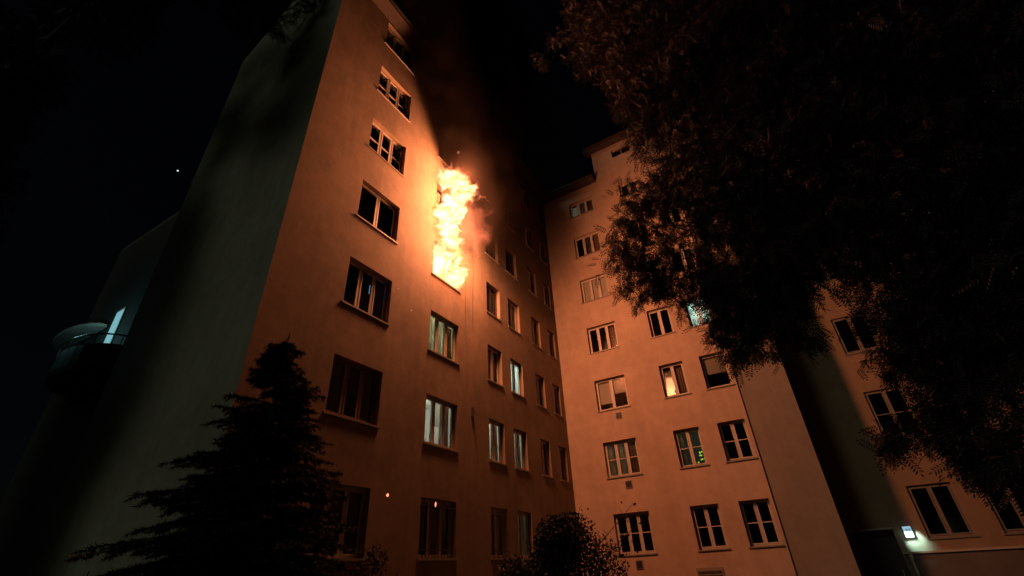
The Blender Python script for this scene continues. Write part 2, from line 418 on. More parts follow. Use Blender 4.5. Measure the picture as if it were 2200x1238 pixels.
# iron bracket
bk = MB(); PL.bar(bk, 13.2, 13.3, 4.72, 5.05, 0.0, 0.06); PL.bar(bk, 13.235, 13.265, 4.85, 4.88, 0.06, 0.2)
bk.build('wall_bracket', M_metal, left)
pl = MB(); PL.bar(pl, 5.03, 21.2, -EYE, -0.9, 0.0, 0.05); pl.build('plinth', M_plinth, left)

# ------------------------------------------------------------------ inner wing (right)
right = empty('apartment_building', 'orange-lit courtyard wing with small square vents under its left windows and a blank end strip', 'building')
RCOL = [(-7.69, -6.14, 3), (-4.46, -3.38, 2), (-2.63, -1.56, 2)]
def rz(f): return 0.46+2.985*f+(-0.02 if f > 4 else 0), (1.99 if f < 3 else 1.9 if f < 6 else 1.55)+2.985*f
holes = [(u0, u1, *rz(f)) for (u0, u1, n) in RCOL for f in range(7)]
attic = [(-4.44, -3.3, 21.68, 22.3), (-2.58, -1.5, 21.85, 22.5)]
wall('wall', PR, -9.4, -1.42, -EYE, 20.35, holes, M_right, right, 0.25)
wall('attic_wall', PR, -5.72, -1.42, 20.35, 22.75, attic, M_right, right, 0.2)
def to_fire(cen):
    v1 = (CAM-cen).normalized(); v2 = (Vector((-8.3, 11.8, 14.6+EYE))-cen).normalized()
    return (v1+v2).normalized()
R_states = {
 (0,6): dict(states={0: 'drape', 1: 'drape', 2: 'drape'}), (0,5): dict(states={2: ('drape', 1)}),
 (0,4): dict(states={0: 'blind', 1: 'blind', 2: 'blind'}, label='three-part window with all blinds down'),
 (0,3): dict(states={2: 'drape'}),
 (0,2): dict(cols=2, states={0: ('blind', .78), 1: ('blind', .5)}, pane_normal={1: lambda c_: (PR.N - Vector((0, 0, .06))).normalized()}, label='window with pale blinds mostly down'),
 (0,1): dict(transom=.5, lit=1.6, litcol=(1.0, 1.0, 0.66), states={0: 'half', 1: 'half', 2: 'drape'}, label='dim greenish window with curtains'),
 (0,0): dict(transom=.5, states={2: 'drape'}),
 (1,3): dict(), (1,2): dict(states={1: 'drape'}, pane_normal={0: to_fire}, label='window mirroring the fire in its left pane'),
 (1,1): dict(transom=.5, lit=0.8, litcol=(0.85, 1.0, 0.6), states={0: 'half'}, label='dim greenish window with bright green spots at its right foot'),
 (1,0): dict(transom=.5), (2,1): dict(transom=.5), (2,0): dict(transom=.5),
 (2,2): dict(cols=1, states={0: ('blind', .55)}, label='single window with a blind halfway down'),
 (2,3): dict(lit=95, litcol=(0.60, 1.0, 0.95), states={0: 'net', 1: 'net'}, label='bright turquoise lit window behind the leaves'),
}
RW = {}
for c, (u0, u1, n) in enumerate(RCOL):
    for f in range(7):
        kw = dict(cols=n, rv=0.25, sill=0.05); kw.update(R_states.get((c, f), {}))
        RW[(c, f)] = window(PR, u0, u1, *rz(f), right, **kw)
# plant with green lights on the sill inside
pz = rz(1)[0]; s = MB()
for i in range(9):
    u, z = random.uniform(-3.78, -3.5), pz+0.12+random.random()*0.4
    PR.bar(s, u, u+0.05, z, z+0.05, -0.22, -0.19)
s.build('green_lights', emit('green_fairy_light', (0.35, 0.62, 0.06), 0.9), RW[(1, 1)])
for (a, b, c, d_) in attic:
    s = MB(); PR.bar(s, a, b, c, c+.06, -.2, -.14); PR.bar(s, a, b, d_-.06, d_, -.2, -.14); PR.bar(s, (a+b)/2-.03, (a+b)/2+.03, c+.06, d_-.06, -.2, -.14)
    aw = s.build('attic_window', M_oldframe, right)
    g = MB(); g.quad(PR.p(a, c, -.17), PR.p(b, c, -.17), PR.p(b, d_, -.17), PR.p(a, d_, -.17)); g.build('pane', M_glass, aw)
    room(PR, a, b, c, d_, 0.2, M_room, aw, 1.0)
for f, px in ((2, -6.72), (1, -6.78), (0, -6.88)):
    z = rz(f)[0]-0.36
    s = MB(); PR.bar(s, px-.15, px+.15, z-.15, z+.15, 0.0, 0.035)
    v = s.build('vent', M_sill, right)
    g = MB()
    PR.bar(g, px-.125, px+.125, z-.125, z+.125, 0.036, 0.04, 0)
    for i in range(5): PR.bar(g, px-.11, px+.11, z-.1+.045*i, z-.08+.045*i, 0.041, 0.055, 0)
    g.build('vent_louvre', M_metal, v)
# end strip, downpipe, eaves, roofs
SB = -0.07     # the end strip stands back behind the windowed face: a real corner
ew = MB(); ew.quad(PR.p(-1.42, -EYE, SB), PR.p(0.46, -EYE, SB), PR.p(0.46, 22.75, SB), PR.p(-1.42, 22.75, SB))
ew.quad(PR.p(-1.42, -EYE, 0), PR.p(-1.42, -EYE, SB), PR.p(-1.42, 22.75, SB), PR.p(-1.42, 22.75, 0))
ew.quad(PR.p(0.46, -EYE, SB), PR.p(0.46, -EYE, -2.35), PR.p(0.46, 22.75, -2.35), PR.p(0.46, 22.75, SB))
ew.build('end_wall', M_strip, right)
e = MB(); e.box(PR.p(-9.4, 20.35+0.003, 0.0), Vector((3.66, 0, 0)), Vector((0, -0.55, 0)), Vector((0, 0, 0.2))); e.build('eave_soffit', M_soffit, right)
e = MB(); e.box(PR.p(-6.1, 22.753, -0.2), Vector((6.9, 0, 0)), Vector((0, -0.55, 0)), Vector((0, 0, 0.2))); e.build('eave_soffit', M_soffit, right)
r_ = MB(); z1 = 20.56+EYE
r_.quad(Vector((-9.4, 20.62, z1)), Vector((-5.72, 20.62, z1)), Vector((-5.72, 24.5, z1+2.4)), Vector((-9.4, 24.5, z1+2.4)))
z2 = 22.96+EYE
r_.quad(Vector((-6.1, 20.75, z2)), Vector((0.8, 20.75, z2)), Vector((0.8, 24.7, z2+2.2)), Vector((-6.1, 24.7, z2+2.2)))
r_.quad(PR.p(-5.72, 20.35, 0), PR.p(-5.72, 22.75, 0), PR.p(-5.72, 22.75, -6), PR.p(-5.72, 20.35, -6))
r_.build('roof', M_roof, right)
g = MB(); g.tube([PR.p(-9.2, 20.42, 0.63), PR.p(-5.7, 20.44, 0.63)], [.075, .075], 8); g.build('gutter', M_metal, right, True)
# cellar window
s = MB(); PR.bar(s, -4.72, -3.75, -1.0, -0.12, 0.0, 0.03); cw = s.build('cellar_hatch', M_sill, right)
s = MB()
for i in range(6): PR.bar(s, -4.66, -3.81, -0.95+.13*i, -0.88+.13*i, 0.031, 0.05)
s.build('louvre', M_metal, cw)

# ------------------------------------------------------------------ far wing (behind the tree)
far = empty('apartment_building', 'worn ochre rear wing at the right with a lit number lamp beside its dark entrance', 'building')
ECOL = [(2.93, 4.25, 2), (5.0, 6.32, 2), (8.2, 9.5, 2)]
EZ = [(0.41, 2.12), (3.79, 5.72), (7.39, 9.08), (10.9, 12.6), (14.4, 16.1), (17.9, 19.6)]
door_hole = (0.66, 2.0, -EYE+0.15, 0.77)
holes = [(u0, u1, z0, z1) for (u0, u1, n) in ECOL for (z0, z1) in EZ] + [door_hole]
wall('wall', PE, 0.2, 14.0, -EYE, 21.5, holes, M_far, far, 0.3)
for (u0, u1, n) in ECOL:
    for k, (z0, z1) in enumerate(EZ):
        window(PE, u0, u1, z0, z1, far, cols=2, rv=0.14, transom=(.5 if k == 1 else None), fm=M_farframe, fw=0.07)
dm = MB(); PE.bar(dm, 0.67, 1.99, -EYE+.16, 0.76, -0.3, -0.24); dr = dm.build('door', M_metal, far)
s = MB(); PE.bar(s, 1.8, 1.84, -0.7, -0.5, -0.238, -0.19); s.build('door_handle', M_zinc, dr)
s = MB(); PE.bar(s, 0.6, 2.0, 0.772, 0.83, 0.001, 0.07); s.build('door_lintel', M_frame, far)
s = MB(); PE.bar(s, 2.02, 14.0, -0.03, 0.035, 0.0, 0.10); s.build('cornice', M_frame, far)
s = MB(); PE.bar(s, 2.02, 14.0, -EYE, -0.032, 0.0, 0.05); s.build('plinth', M_plinth, far)
s = MB(); s.tube([PE.p(2.2, -EYE, 0.11), PE.p(2.2, -0.05, 0.11)], [.05, .05], 8); s.build('drain_pipe', M_zinc, far, True)
r_ = MB(); r_.quad(Vector((0, 23.0, 23.1)), Vector((14, 23.0, 23.1)), Vector((14, 27, 25.5)), Vector((0, 27, 25.5))); r_.build('roof', M_roof, far)
# number lamp
lamp = empty('wall_lamp', 'small lit house number lamp beside the dark entrance door', 'lamp', PE.p(2.42, 0.66, 0.0))
lo_ = lambda o: setattr(o, 'location', -Vector(lamp.location)) or o
s = MB(); PE.bar(s, 2.29, 2.55, 0.47, 0.83, 0.0, 0.06); lo_(s.build('lamp_housing', M_frame, lamp))
s = MB(); PE.bar(s, 2.30, 2.54, 0.47, 0.655, 0.061, 0.11); lo_(s.build('lamp_diffuser', emit('lamp_diffuser_glow', (0.72, 1.0, 0.98), 3.0), lamp))
s = MB(); PE.bar(s, 2.30, 2.54, 0.656, 0.82, 0.061, 0.11); npl = lo_(s.build('number_plate', emit('number_plate_glow', (0.30, 0.52, 0.62), 1.0), lamp))
s = MB()
for x0 in (2.36, 2.44):          # two blurred strokes like a two-figure number
    s.box(PE.p(x0, 0.75, 0.111), Vector((0.022, 0, -0.075)), Vector((0.016, 0, 0)), Vector((0, -0.004, 0)))
    s.box(PE.p(x0+0.048, 0.75, 0.1115), Vector((-0.022, 0, -0.075)), Vector((0.016, 0, 0)), Vector((0, -0.004, 0)))
s.build('house_number', M_metal, npl)
ld = bpy.data.lights.new('lamp_light', 'SPOT'); ld.energy = 70; ld.color = (0.50, 1.0, 0.96); ld.spot_size = math.radians(100); ld.spot_blend = 0.5; ld.shadow_soft_size = 0.05
o = bpy.data.objects.new('lamp_light', ld); col.objects.link(o); o.parent = lamp
o.location = PE.p(2.43, 0.60, 0.22)-Vector(lamp.location)
o.rotation_euler = (Vector((0.22, 0.85, -0.5))*-1).to_track_quat('Z', 'Y').to_euler()

# ------------------------------------------------------------------ rear house with the lit balcony (far left)
rear = empty('apartment_building', 'shadowy rear house beyond the blank gable with a bluish lit rounded balcony', 'building')
x_left = -24.6
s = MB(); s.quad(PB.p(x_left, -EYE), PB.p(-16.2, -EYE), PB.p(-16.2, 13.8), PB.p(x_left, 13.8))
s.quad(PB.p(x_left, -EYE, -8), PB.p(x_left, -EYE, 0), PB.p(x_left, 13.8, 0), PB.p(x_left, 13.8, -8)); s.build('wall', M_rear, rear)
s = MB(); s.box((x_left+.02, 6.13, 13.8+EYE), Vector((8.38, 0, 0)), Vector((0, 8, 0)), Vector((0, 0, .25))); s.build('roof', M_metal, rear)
def arc(cx, cy, rx, ry, n=16): return [(cx+rx*math.cos(math.pi+math.pi*i/n), cy+ry*math.sin(math.pi+math.pi*i/n)) for i in range(n+1)]
def slab(name, ar, z0, z1, mat):
    s = MB(); n = len(ar)
    for i in range(n-1):
        (x0, y0), (x1, y1) = ar[i], ar[i+1]
        s.quad((x0, y0, z0), (x1, y1, z0), (x1, y1, z1), (x0, y0, z1))
    b = len(s.v); s.v += [(x, y, z0) for x, y in ar] + [(x, y, z1) for x, y in ar]
    s.f.append(tuple(b+i for i in reversed(range(n)))); s.mi.append(0); s.f.append(tuple(b+n+i for i in range(n))); s.mi.append(0)
    return s.build(name, mat, rear)
bc = arc(-21.1, 6.08, 2.0, 1.1); BZ = 6.7+EYE
bal = slab('balcony', bc, BZ-0.2, BZ, M_char_shade)  # black colour stands in for shade under the balcony
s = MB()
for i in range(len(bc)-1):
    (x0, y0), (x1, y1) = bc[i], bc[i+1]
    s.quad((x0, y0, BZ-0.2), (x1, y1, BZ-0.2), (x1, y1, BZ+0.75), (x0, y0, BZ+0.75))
s.build('parapet', M_char_shade, bal)  # parapet shade put into its black colour
s = MB(); s.tube([(x, y, BZ+1.1) for x, y in bc], [.03]*len(bc), 6)
for i in range(0, len(bc), 3): s.tube([(bc[i][0], bc[i][1], BZ+.7), (bc[i][0], bc[i][1], BZ+1.1)], [.018, .018], 5)
s.build('railing', M_metal, bal)
slab('awning', arc(-23.8, 6.05, 2.0, 0.75), BZ+2.3, BZ+2.42, M_gable)
s = MB(); PB.bar(s, -21.45, -20.75, 6.6, 9.6, 0.0, 0.05); bd = s.build('balcony_door', M_frame, rear)
s = MB(); PB.bar(s, -21.38, -20.82, 6.7, 9.5, 0.051, 0.06); s.build('lit_pane', emit('bluish_door_light', (0.26, 0.62, 0.72), 0.7), bd)
ld = bpy.data.lights.new('balcony_light', 'POINT'); ld.energy = 34; ld.color = (0.40, 0.95, 1.0); ld.shadow_soft_size = 0.15
o = bpy.data.objects.new('balcony_light', ld); col.objects.link(o); o.parent = rear; o.location = (-20.9, 4.9, 8.15+EYE)

# ------------------------------------------------------------------ fire, smoke
def flame_mat():
    mt, nt, b = new_mat('flame_glow'); nt.nodes.remove(b)
    tc = N(nt, 'ShaderNodeTexCoord'); P = tc.outputs['Object']
    nz = N(nt, 'ShaderNodeTexNoise', Scale=1.15, Detail=2.0); L(nt, P, nz.inputs['Vector'])
    v1 = N(nt, 'ShaderNodeVectorMath', operation='SUBTRACT'); L(nt, nz.outputs['Color'], v1.inputs[0]); v1.inputs[1].default_value = (.5, .5, .5)
    v2 = N(nt, 'ShaderNodeVectorMath', operation='MULTIPLY'); L(nt, v1.outputs[0], v2.inputs[0]); v2.inputs[1].default_value = (1.5, 1.7, 1.2)
    v3 = N(nt, 'ShaderNodeVectorMath', operation='ADD'); L(nt, P, v3.inputs[0]); L(nt, v2.outputs[0], v3.inputs[1])
    sp = N(nt, 'ShaderNodeSeparateXYZ'); L(nt, v3.outputs[0], sp.inputs[0]); X, Y, Z = sp.outputs
    so_ = N(nt, 'ShaderNodeSeparateXYZ'); L(nt, P, so_.inputs[0]); Z0 = so_.outputs['Z']
    # plume axis leaves the opening, leans out and wavers
    xc = math_(nt, 'ADD', 0.05, math_(nt, 'MULTIPLY', sstep(nt, Z0, 0.2, 3.0), 0.62))
    yc = math_(nt, 'ADD', math_(nt, 'MULTIPLY', math_(nt, 'SINE', math_(nt, 'MULTIPLY', Z0, 1.9)), 0.24), math_(nt, 'MULTIPLY', sstep(nt, Z0, 0.3, 1.8), -0.52))
    yc = math_(nt, 'ADD', yc, math_(nt, 'MULTIPLY', sstep(nt, Z0, 3.2, 5.2), 0.30))
    rr = math_(nt, 'ADD', 0.78, math_(nt, 'MULTIPLY', math_(nt, 'SINE', math_(nt, 'ADD', math_(nt, 'MULTIPLY', Z0, 3.0), 0.64)), 0.22))
    rr = math_(nt, 'SUBTRACT', rr, math_(nt, 'MULTIPLY', sstep(nt, Z0, 4.6, 6.3), 0.75))
    dx = math_(nt, 'DIVIDE', math_(nt, 'SUBTRACT', X, xc), 0.72); dy = math_(nt, 'SUBTRACT', Y, yc)
    dd = math_(nt, 'SQRT', math_(nt, 'ADD', math_(nt, 'MULTIPLY', dx, dx), math_(nt, 'MULTIPLY', dy, dy)))
    f = math_(nt, 'SUBTRACT', rr, dd)
    n2 = N(nt, 'ShaderNodeTexNoise', Scale=1.7, Detail=3.5, Roughness=0.55, Distortion=1.2); L(nt, P, n2.inputs['Vector'])
    f = math_(nt, 'ADD', f, math_(nt, 'MULTIPLY', math_(nt, 'SUBTRACT', n2.outputs['Fac'], 0.5), 1.9))
    cap = math_(nt, 'MULTIPLY', sstep(nt, Z0, -0.15, 0.1), math_(nt, 'SUBTRACT', 1.0, sstep(nt, Z, 5.2, 6.2)))
    body = math_(nt, 'MULTIPLY', sstep(nt, f, 0.05, 0.6), cap)
    # the burning room itself: fire fills the opening
    fb = math_(nt, 'MINIMUM', math_(nt, 'SUBTRACT', 0.86, math_(nt, 'ABSOLUTE', so_.outputs['Y'])), math_(nt, 'SUBTRACT', 1.55, Z0))
    fb = math_(nt, 'MINIMUM', fb, math_(nt, 'SUBTRACT', 0.22, so_.outputs['X']))
    fb = math_(nt, 'ADD', math_(nt, 'MULTIPLY', fb, 2.5), math_(nt, 'MULTIPLY', math_(nt, 'SUBTRACT', n2.outputs['Fac'], 0.42), 1.2))
    body = math_(nt, 'MAXIMUM', body, math_(nt, 'MULTIPLY', sstep(nt, fb, 0.0, 0.5), sstep(nt, Z0, -0.05, 0.1)))
    n3 = N(nt, 'ShaderNodeTexNoise', Scale=1.7, Detail=2.5, Roughness=0.5, Distortion=2.2); L(nt, P, n3.inputs['Vector'])
    lick = math_(nt, 'ADD', 0.14, math_(nt, 'MULTIPLY', sstep(nt, n3.outputs['Fac'], 0.36, 0.60), 1.6))
    st = math_(nt, 'MULTIPLY', math_(nt, 'MULTIPLY', math_(nt, 'POWER', body, 1.8), lick), FLAME)
    cr = N(nt, 'ShaderNodeValToRGB'); L(nt, body, cr.inputs[0])
    cr.color_ramp.elements[0].color = (1, 0.17, 0.025, 1); cr.color_ramp.elements[1].color = (1, 0.60, 0.33, 1); cr.color_ramp.elements[1].position = 0.95
    # thin red-orange gas curling off to the right of the main body
    hx = math_(nt, 'DIVIDE', math_(nt, 'SUBTRACT', X, 0.65), 0.55); hy = math_(nt, 'DIVIDE', math_(nt, 'SUBTRACT', Y, 0.85), 0.75); hz = math_(nt, 'DIVIDE', math_(nt, 'SUBTRACT', Z, 2.9), 1.5)
    hd = math_(nt, 'SQRT', math_(nt, 'ADD', math_(nt, 'ADD', math_(nt, 'MULTIPLY', hx, hx), math_(nt, 'MULTIPLY', hy, hy)), math_(nt, 'MULTIPLY', hz, hz)))
    hf = sstep(nt, math_(nt, 'ADD', math_(nt, 'SUBTRACT', 1.0, hd), math_(nt, 'MULTIPLY', math_(nt, 'SUBTRACT', n2.outputs['Fac'], 0.5), 1.6)), 0.0, 0.5)
    hs = math_(nt, 'MULTIPLY', math_(nt, 'MULTIPLY', hf, math_(nt, 'SUBTRACT', 1.0, body)), 0.6)
    em2 = N(nt, 'ShaderNodeEmission'); em2.inputs[0].default_value = (1, 0.20, 0.085, 1); L(nt, hs, em2.inputs[1])
    em1 = N(nt, 'ShaderNodeEmission'); L(nt, cr.outputs[0], em1.inputs[0]); L(nt, st, em1.inputs[1])
    em = N(nt, 'ShaderNodeAddShader'); L(nt, em1.outputs[0], em.inputs[0]); L(nt, em2.outputs[0], em.inputs[1])
    ab = N(nt, 'ShaderNodeVolumeAbsorption'); ab.inputs[0].default_value = (0.75, 0.35, 0.12, 1); L(nt, math_(nt, 'MULTIPLY', body, 5.5), ab.inputs[1])
    ad = N(nt, 'ShaderNodeAddShader'); L(nt, em.outputs[0], ad.inputs[0]); L(nt, ab.outputs[0], ad.inputs[1])
    L(nt, ad.outputs[0], nt.nodes['Material Output'].inputs['Volume'])
    return mt
FLAME = 13.0
fire_o = Vector((-9.4, 11.62, 9.42+EYE))
s = MB(); s.box((-0.9, -1.5, -0.1), Vector((3.0, 0, 0)), Vector((0, 3.9, 0)), Vector((0, 0, 7.0)))
FM = flame_mat(); FM.cycles.volume_step_rate = 0.25
fo = s.build('fire', FM, None, loc=fire_o); fo.visible_shadow = False   # flames throw no shadow of their own
tag(fo, 'tall bright flames pouring from the burning window up the facade', 'fire')
for i, (x, y, z, e_) in enumerate(((0.65, 0.05, 1.1, 0.4), (0.72, 0.0, 2.1, 0.8), (0.78, 0.0, 3.1, 1.0), (0.82, 0.0, 4.1, 1.05), (0.85, 0.0, 5.0, 0.95))):
    ld = bpy.data.lights.new('flame_light', 'POINT'); ld.energy = 1420*e_; ld.color = (1.0, 0.305, 0.12); ld.shadow_soft_size = 0.6
    o = bpy.data.objects.new('flame_light', ld); col.objects.link(o); o.parent = fo; o.location = (x, y, z)

def smoke_mat():
    mt, nt, b = new_mat('dark_smoke'); nt.nodes.remove(b)
    tc = N(nt, 'ShaderNodeTexCoord'); P = tc.outputs['Object']
    nz = N(nt, 'ShaderNodeTexNoise', Scale=0.55, Detail=4.0, Roughness=0.6); L(nt, P, nz.inputs['Vector'])
    sp = N(nt, 'ShaderNodeSeparateXYZ'); L(nt, P, sp.inputs[0]); X, Y, Z = sp.outputs
    nn = math_(nt, 'SUBTRACT', nz.outputs['Fac'], 0.5)
    # origin: wall face at the flame's foot. left edge moves left as it rises
    left_e = math_(nt, 'SUBTRACT', 0.1, math_(nt, 'MULTIPLY', math_(nt, 'MAXIMUM', math_(nt, 'SUBTRACT', Z, 3.8), 0.0), 0.60))
    sy = sstep(nt, math_(nt, 'ADD', math_(nt, 'SUBTRACT', Y, left_e), math_(nt, 'MULTIPLY', nn, 2.2)), 0.0, 1.0)
    zb = math_(nt, 'ADD', math_(nt, 'ADD', math_(nt, 'MULTIPLY', Y, 0.22), 1.6), math_(nt, 'MULTIPLY', math_(nt, 'SUBTRACT', 1.0, sstep(nt, Y, 0.9, 2.0)), 2.4))
    sz = sstep(nt, math_(nt, 'ADD', math_(nt, 'SUBTRACT', Z, zb), math_(nt, 'MULTIPLY', nn, 2.5)), 0.0, 2.4)
    xo = math_(nt, 'ADD', 0.7, math_(nt, 'MULTIPLY', math_(nt, 'MAXIMUM', math_(nt, 'SUBTRACT', Z, 2.0), 0.0), 0.22))
    sx = math_(nt, 'SUBTRACT', 1.0, sstep(nt, math_(nt, 'SUBTRACT', math_(nt, 'ADD', X, math_(nt, 'MULTIPLY', nn, 1.2)), xo), -0.5, 0.4))
    far_ = math_(nt, 'SUBTRACT', 1.0, math_(nt, 'MULTIPLY', sstep(nt, Y, 2.0, 4.2), 0.975))
    tot = math_(nt, 'MULTIPLY', math_(nt, 'MULTIPLY', sy, sz), math_(nt, 'MULTIPLY', sx, far_))
    den = math_(nt, 'MULTIPLY', tot, math_(nt, 'ADD', SMOKE*0.5, math_(nt, 'MULTIPLY', nz.outputs['Fac'], SMOKE)))
    pv = N(nt, 'ShaderNodeVolumePrincipled'); pv.inputs['Color'].default_value = (0.05, 0.038, 0.032, 1); pv.inputs['Anisotropy'].default_value = 0.2
    L(nt, den, pv.inputs['Density'])
    L(nt, pv.outputs[0], nt.nodes['Material Output'].inputs['Volume'])
    return mt
SMOKE = 2.2
s = MB(); s.box((0.03, -6.0, 1.0), Vector((4.2, 0, 0)), Vector((0, 15.5, 0)), Vector((0, 0, 15)))
SM = smoke_mat(); SM.cycles.volume_step_rate = 0.6
sm = s.build('smoke', SM, None, loc=fire_o); tag(sm, 'dark smoke rolling up the facade above the flames', 'smoke', kind='stuff')

# embers and the point of light in the sky
def blob(name, p, r, mat, sc=(1, 1, 1)):
    s = MB(); n = 8; rings = 5
    for i in range(rings):
        ph = math.pi*(i+0.5)/rings
        for k in range(n):
            th = 2*math.pi*k/n; q = r*(1+0.25*math.sin(3*th+i))
            s.v.append((q*sc[0]*math.sin(ph)*math.cos(th), q*sc[1]*math.sin(ph)*math.sin(th), q*sc[2]*math.cos(ph)))
    for i in range(rings-1):
        for k in range(n): s.f.append((i*n+k, i*n+(k+1) % n, (i+1)*n+(k+1) % n, (i+1)*n+k)); s.mi.append(0)
    s.f.append(tuple(range(n))); s.f.append(tuple((rings-1)*n+k for k in reversed(range(n)))); s.mi += [0, 0]
    return s.build(name, mat, None, True, p)
M_emb = emit('glowing_ember', (1.0, 0.30, 0.14), 2.2); M_spark = emit('bright_spark', (1.0, 0.55, 0.35), 1.2)
for px, py, D, r, mt, sc, lb in (
    (833, 1064, 9.0, .020, M_emb, (1, 1, 1.2), 'red glowing ember falling beside the spruce'),
    (936, 1084, 10.0, .013, M_emb, (1, 1, 3.2), 'long orange ember falling in front of the barred window'),
    (856, 620, 13.0, .012, M_spark, (1, 1, 1), 'tiny spark left of the burning window sill'),
    (884, 667, 13.0, .012, M_spark, (1, 1, 1), 'tiny spark just left of the greenish lit window'),
    (985, 328, 13.5, .05, emit('dim_ember', (0.6, 0.2, 0.1), .6), (1, 1, 1.3), 'dim ember rising above the flame tip')):
    tag(blob('ember', at(px, py, D), r, mt, sc), lb, 'ember', 'embers drifting from the fire')
tag(blob('star', CAM+ray(382, 367)*900, 1.15, emit('starlight', (0.85, 0.95, 1.0), 1.1)), 'tiny white point of light in the black sky', 'star')

# ------------------------------------------------------------------ vegetation
def mesh_np(name, V, F, mat, parent):
    me = bpy.data.meshes.new(name)
    nv, nf, k = len(V), len(F), F.shape[1]
    me.vertices.add(nv); me.vertices.foreach_set('co', V.astype(np.float32).ravel())
    me.loops.add(nf*k); me.loops.foreach_set('vertex_index', F.astype(np.int32).ravel())
    me.polygons.add(nf); me.polygons.foreach_set('loop_start', np.arange(0, nf*k, k, dtype=np.int32)); me.polygons.foreach_set('loop_total', np.full(nf, k, dtype=np.int32))
    me.materials.append(mat); me.update(calc_edges=True); me.validate()
    return link(name, me, parent)
def scatter(template_V, template_F, pos, axis, scale, roll=None):
    """copies of a leaf template (x along the leaf, y across, z normal) into one array"""
    n = len(pos); ax = axis/np.linalg.norm(axis, axis=1, keepdims=True)
    up = rng.normal(size=(n, 3)); up[:, 2] += 1.2
    bi = np.cross(up, ax); bi /= np.linalg.norm(bi, axis=1, keepdims=True)+1e-9
    no = np.cross(ax, bi)
    V = (template_V[None, :, 0, None]*ax[:, None, :] + template_V[None, :, 1, None]*bi[:, None, :] + template_V[None, :, 2, None]*no[:, None, :])*scale[:, None, None] + pos[:, None, :]
    F = template_F[None] + (np.arange(n)*len(template_V))[:, None, None]
    return V.reshape(-1, 3), F.reshape(-1, template_F.shape[1])
def pinnate(npairs=6):
    """compound leaf: rachis with drooping leaflet pairs, length 1"""
    V = []; F = []
    def ql(c, dx, dy, w, droop):
        n = len(V); t = np.array([dx, dy, droop]); s_ = np.array([-dy, dx, 0]); s_ = s_/np.linalg.norm(s_)*w
        V.extend([c, c+t*0.5+s_+np.array([0, 0, .01]), c+t, c+t*0.5-s_]); F.append([n, n+1, n+2, n+3])
    n = 0; V.extend([np.array([0, .008, 0.]), np.array([0, -.008, 0.]), np.array([1., -.004, -.12]), np.array([1., .004, -.12])]); F.append([0, 1, 2, 3])
    for i in range(npairs):
        x = 0.16+0.8*i/npairs; z = -.12*x*x
        for sg in (1, -1): ql(np.array([x, 0, z]), 0.13, sg*0.25, 0.042, -0.06)
    ql(np.array([.97, 0, -.12]), .2, 0.0001, .05, -.04)
    return np.array(V), np.array(F)
PV, PF = pinnate()

# clumps: pixel x, pixel y, horizontal distance, pixel radius, density
CL = [
 # dense lit cluster over the inner wing
 (1400,490,8.2,85,1.3),(1350,545,8.4,50,1.2),(1450,565,8.0,78,1.25),(1385,600,8.3,48,1.2),(1510,490,8.2,85,.9),(1360,450,8.3,45,.9),
 (1330,560,8.6,35,.9),(1410,620,8.0,30,1.0),(1350,620,8.2,25,.8),(1550,590,7.8,50,.7),(1475,595,8.0,40,.8),(1375,640,8.2,22,.8),(1430,410,8.6,70,.9),
 # low drooping fringe
 (1458,652,7.7,20,.8),(1548,668,7.6,26,.9),(1568,690,7.6,40,1.1),(1600,735,7.5,38,1.1),(1630,690,7.6,60,1.3),(1590,640,7.7,60,1.2),(1640,745,7.5,30,1.0),(1545,730,7.5,20,.7),(1585,762,7.5,18,.7),(1690,700,7.7,50,1.2),
 # upper crown
 (1300,70,8.2,75,1.0),(1255,40,8.4,50,.8),(1262,140,8.0,26,.9),(1160,128,8.6,12,.9),(1195,85,8.4,18,.5),(1350,150,8.2,65,1.0),(1290,10,8.2,60,.9),
 (1400,60,8.0,110,1.1),(1420,220,8.0,85,1.1),(1375,245,8.3,45,.9),(1340,225,8.3,26,.6),(1330,240,8.3,14,.7),(1440,300,7.9,80,1.1),(1400,290,8.2,40,.8),(1520,160,7.8,120,1.1),(1510,370,7.8,105,1.2),
 (1450,370,8.2,60,1.0),(1600,60,7.7,130,1.1),(1640,250,7.6,140,1.1),(1620,430,7.6,120,1.2),(1660,580,7.5,100,1.3),(1760,130,7.4,140,1.0),(1790,340,7.3,140,1.1),
 (1760,485,7.3,95,1.2),(1705,600,7.3,50,1.2),(1900,220,7.1,150,.9),(1920,440,7.0,130,1.1),(1830,525,7.2,70,1.2),(2000,590,7.0,65,1.2),(2050,100,6.9,150,.8),(2070,330,6.8,150,.9),
 (2100,520,6.8,120,1.0),(2180,650,6.7,100,1.0),(2200,200,6.6,150,.7),(2230,450,6.6,130,.8),
 # right-hand lower sprays in front of the far wing
 (1960,690,6.9,70,1.3),(2040,680,6.8,90,1.3),(1905,700,7.0,36,1.0),(1890,755,7.0,28,.9),(1950,770,6.9,36,1.1),(2010,760,6.8,45,1.1),(1935,800,6.9,16,.8),(2100,740,6.7,80,1.3),
 (2160,780,6.7,60,1.2),(1965,880,6.8,36,1.1),(2020,850,6.7,50,1.2),(2075,880,6.7,40,1.2),(1925,930,6.8,26,.9),(1905,962,6.8,14,.7),(2000,920,6.8,26,.9),(2060,820,6.7,50,1.2),
 (2130,960,6.6,48,1.2),(2095,1000,6.6,26,1.0),(2180,950,6.5,50,1.2),(2080,960,6.6,22,.9),(2140,1010,6.6,20,.9),(2190,880,6.6,40,1.0),(2210,1000,6.5,40,1.0),
]
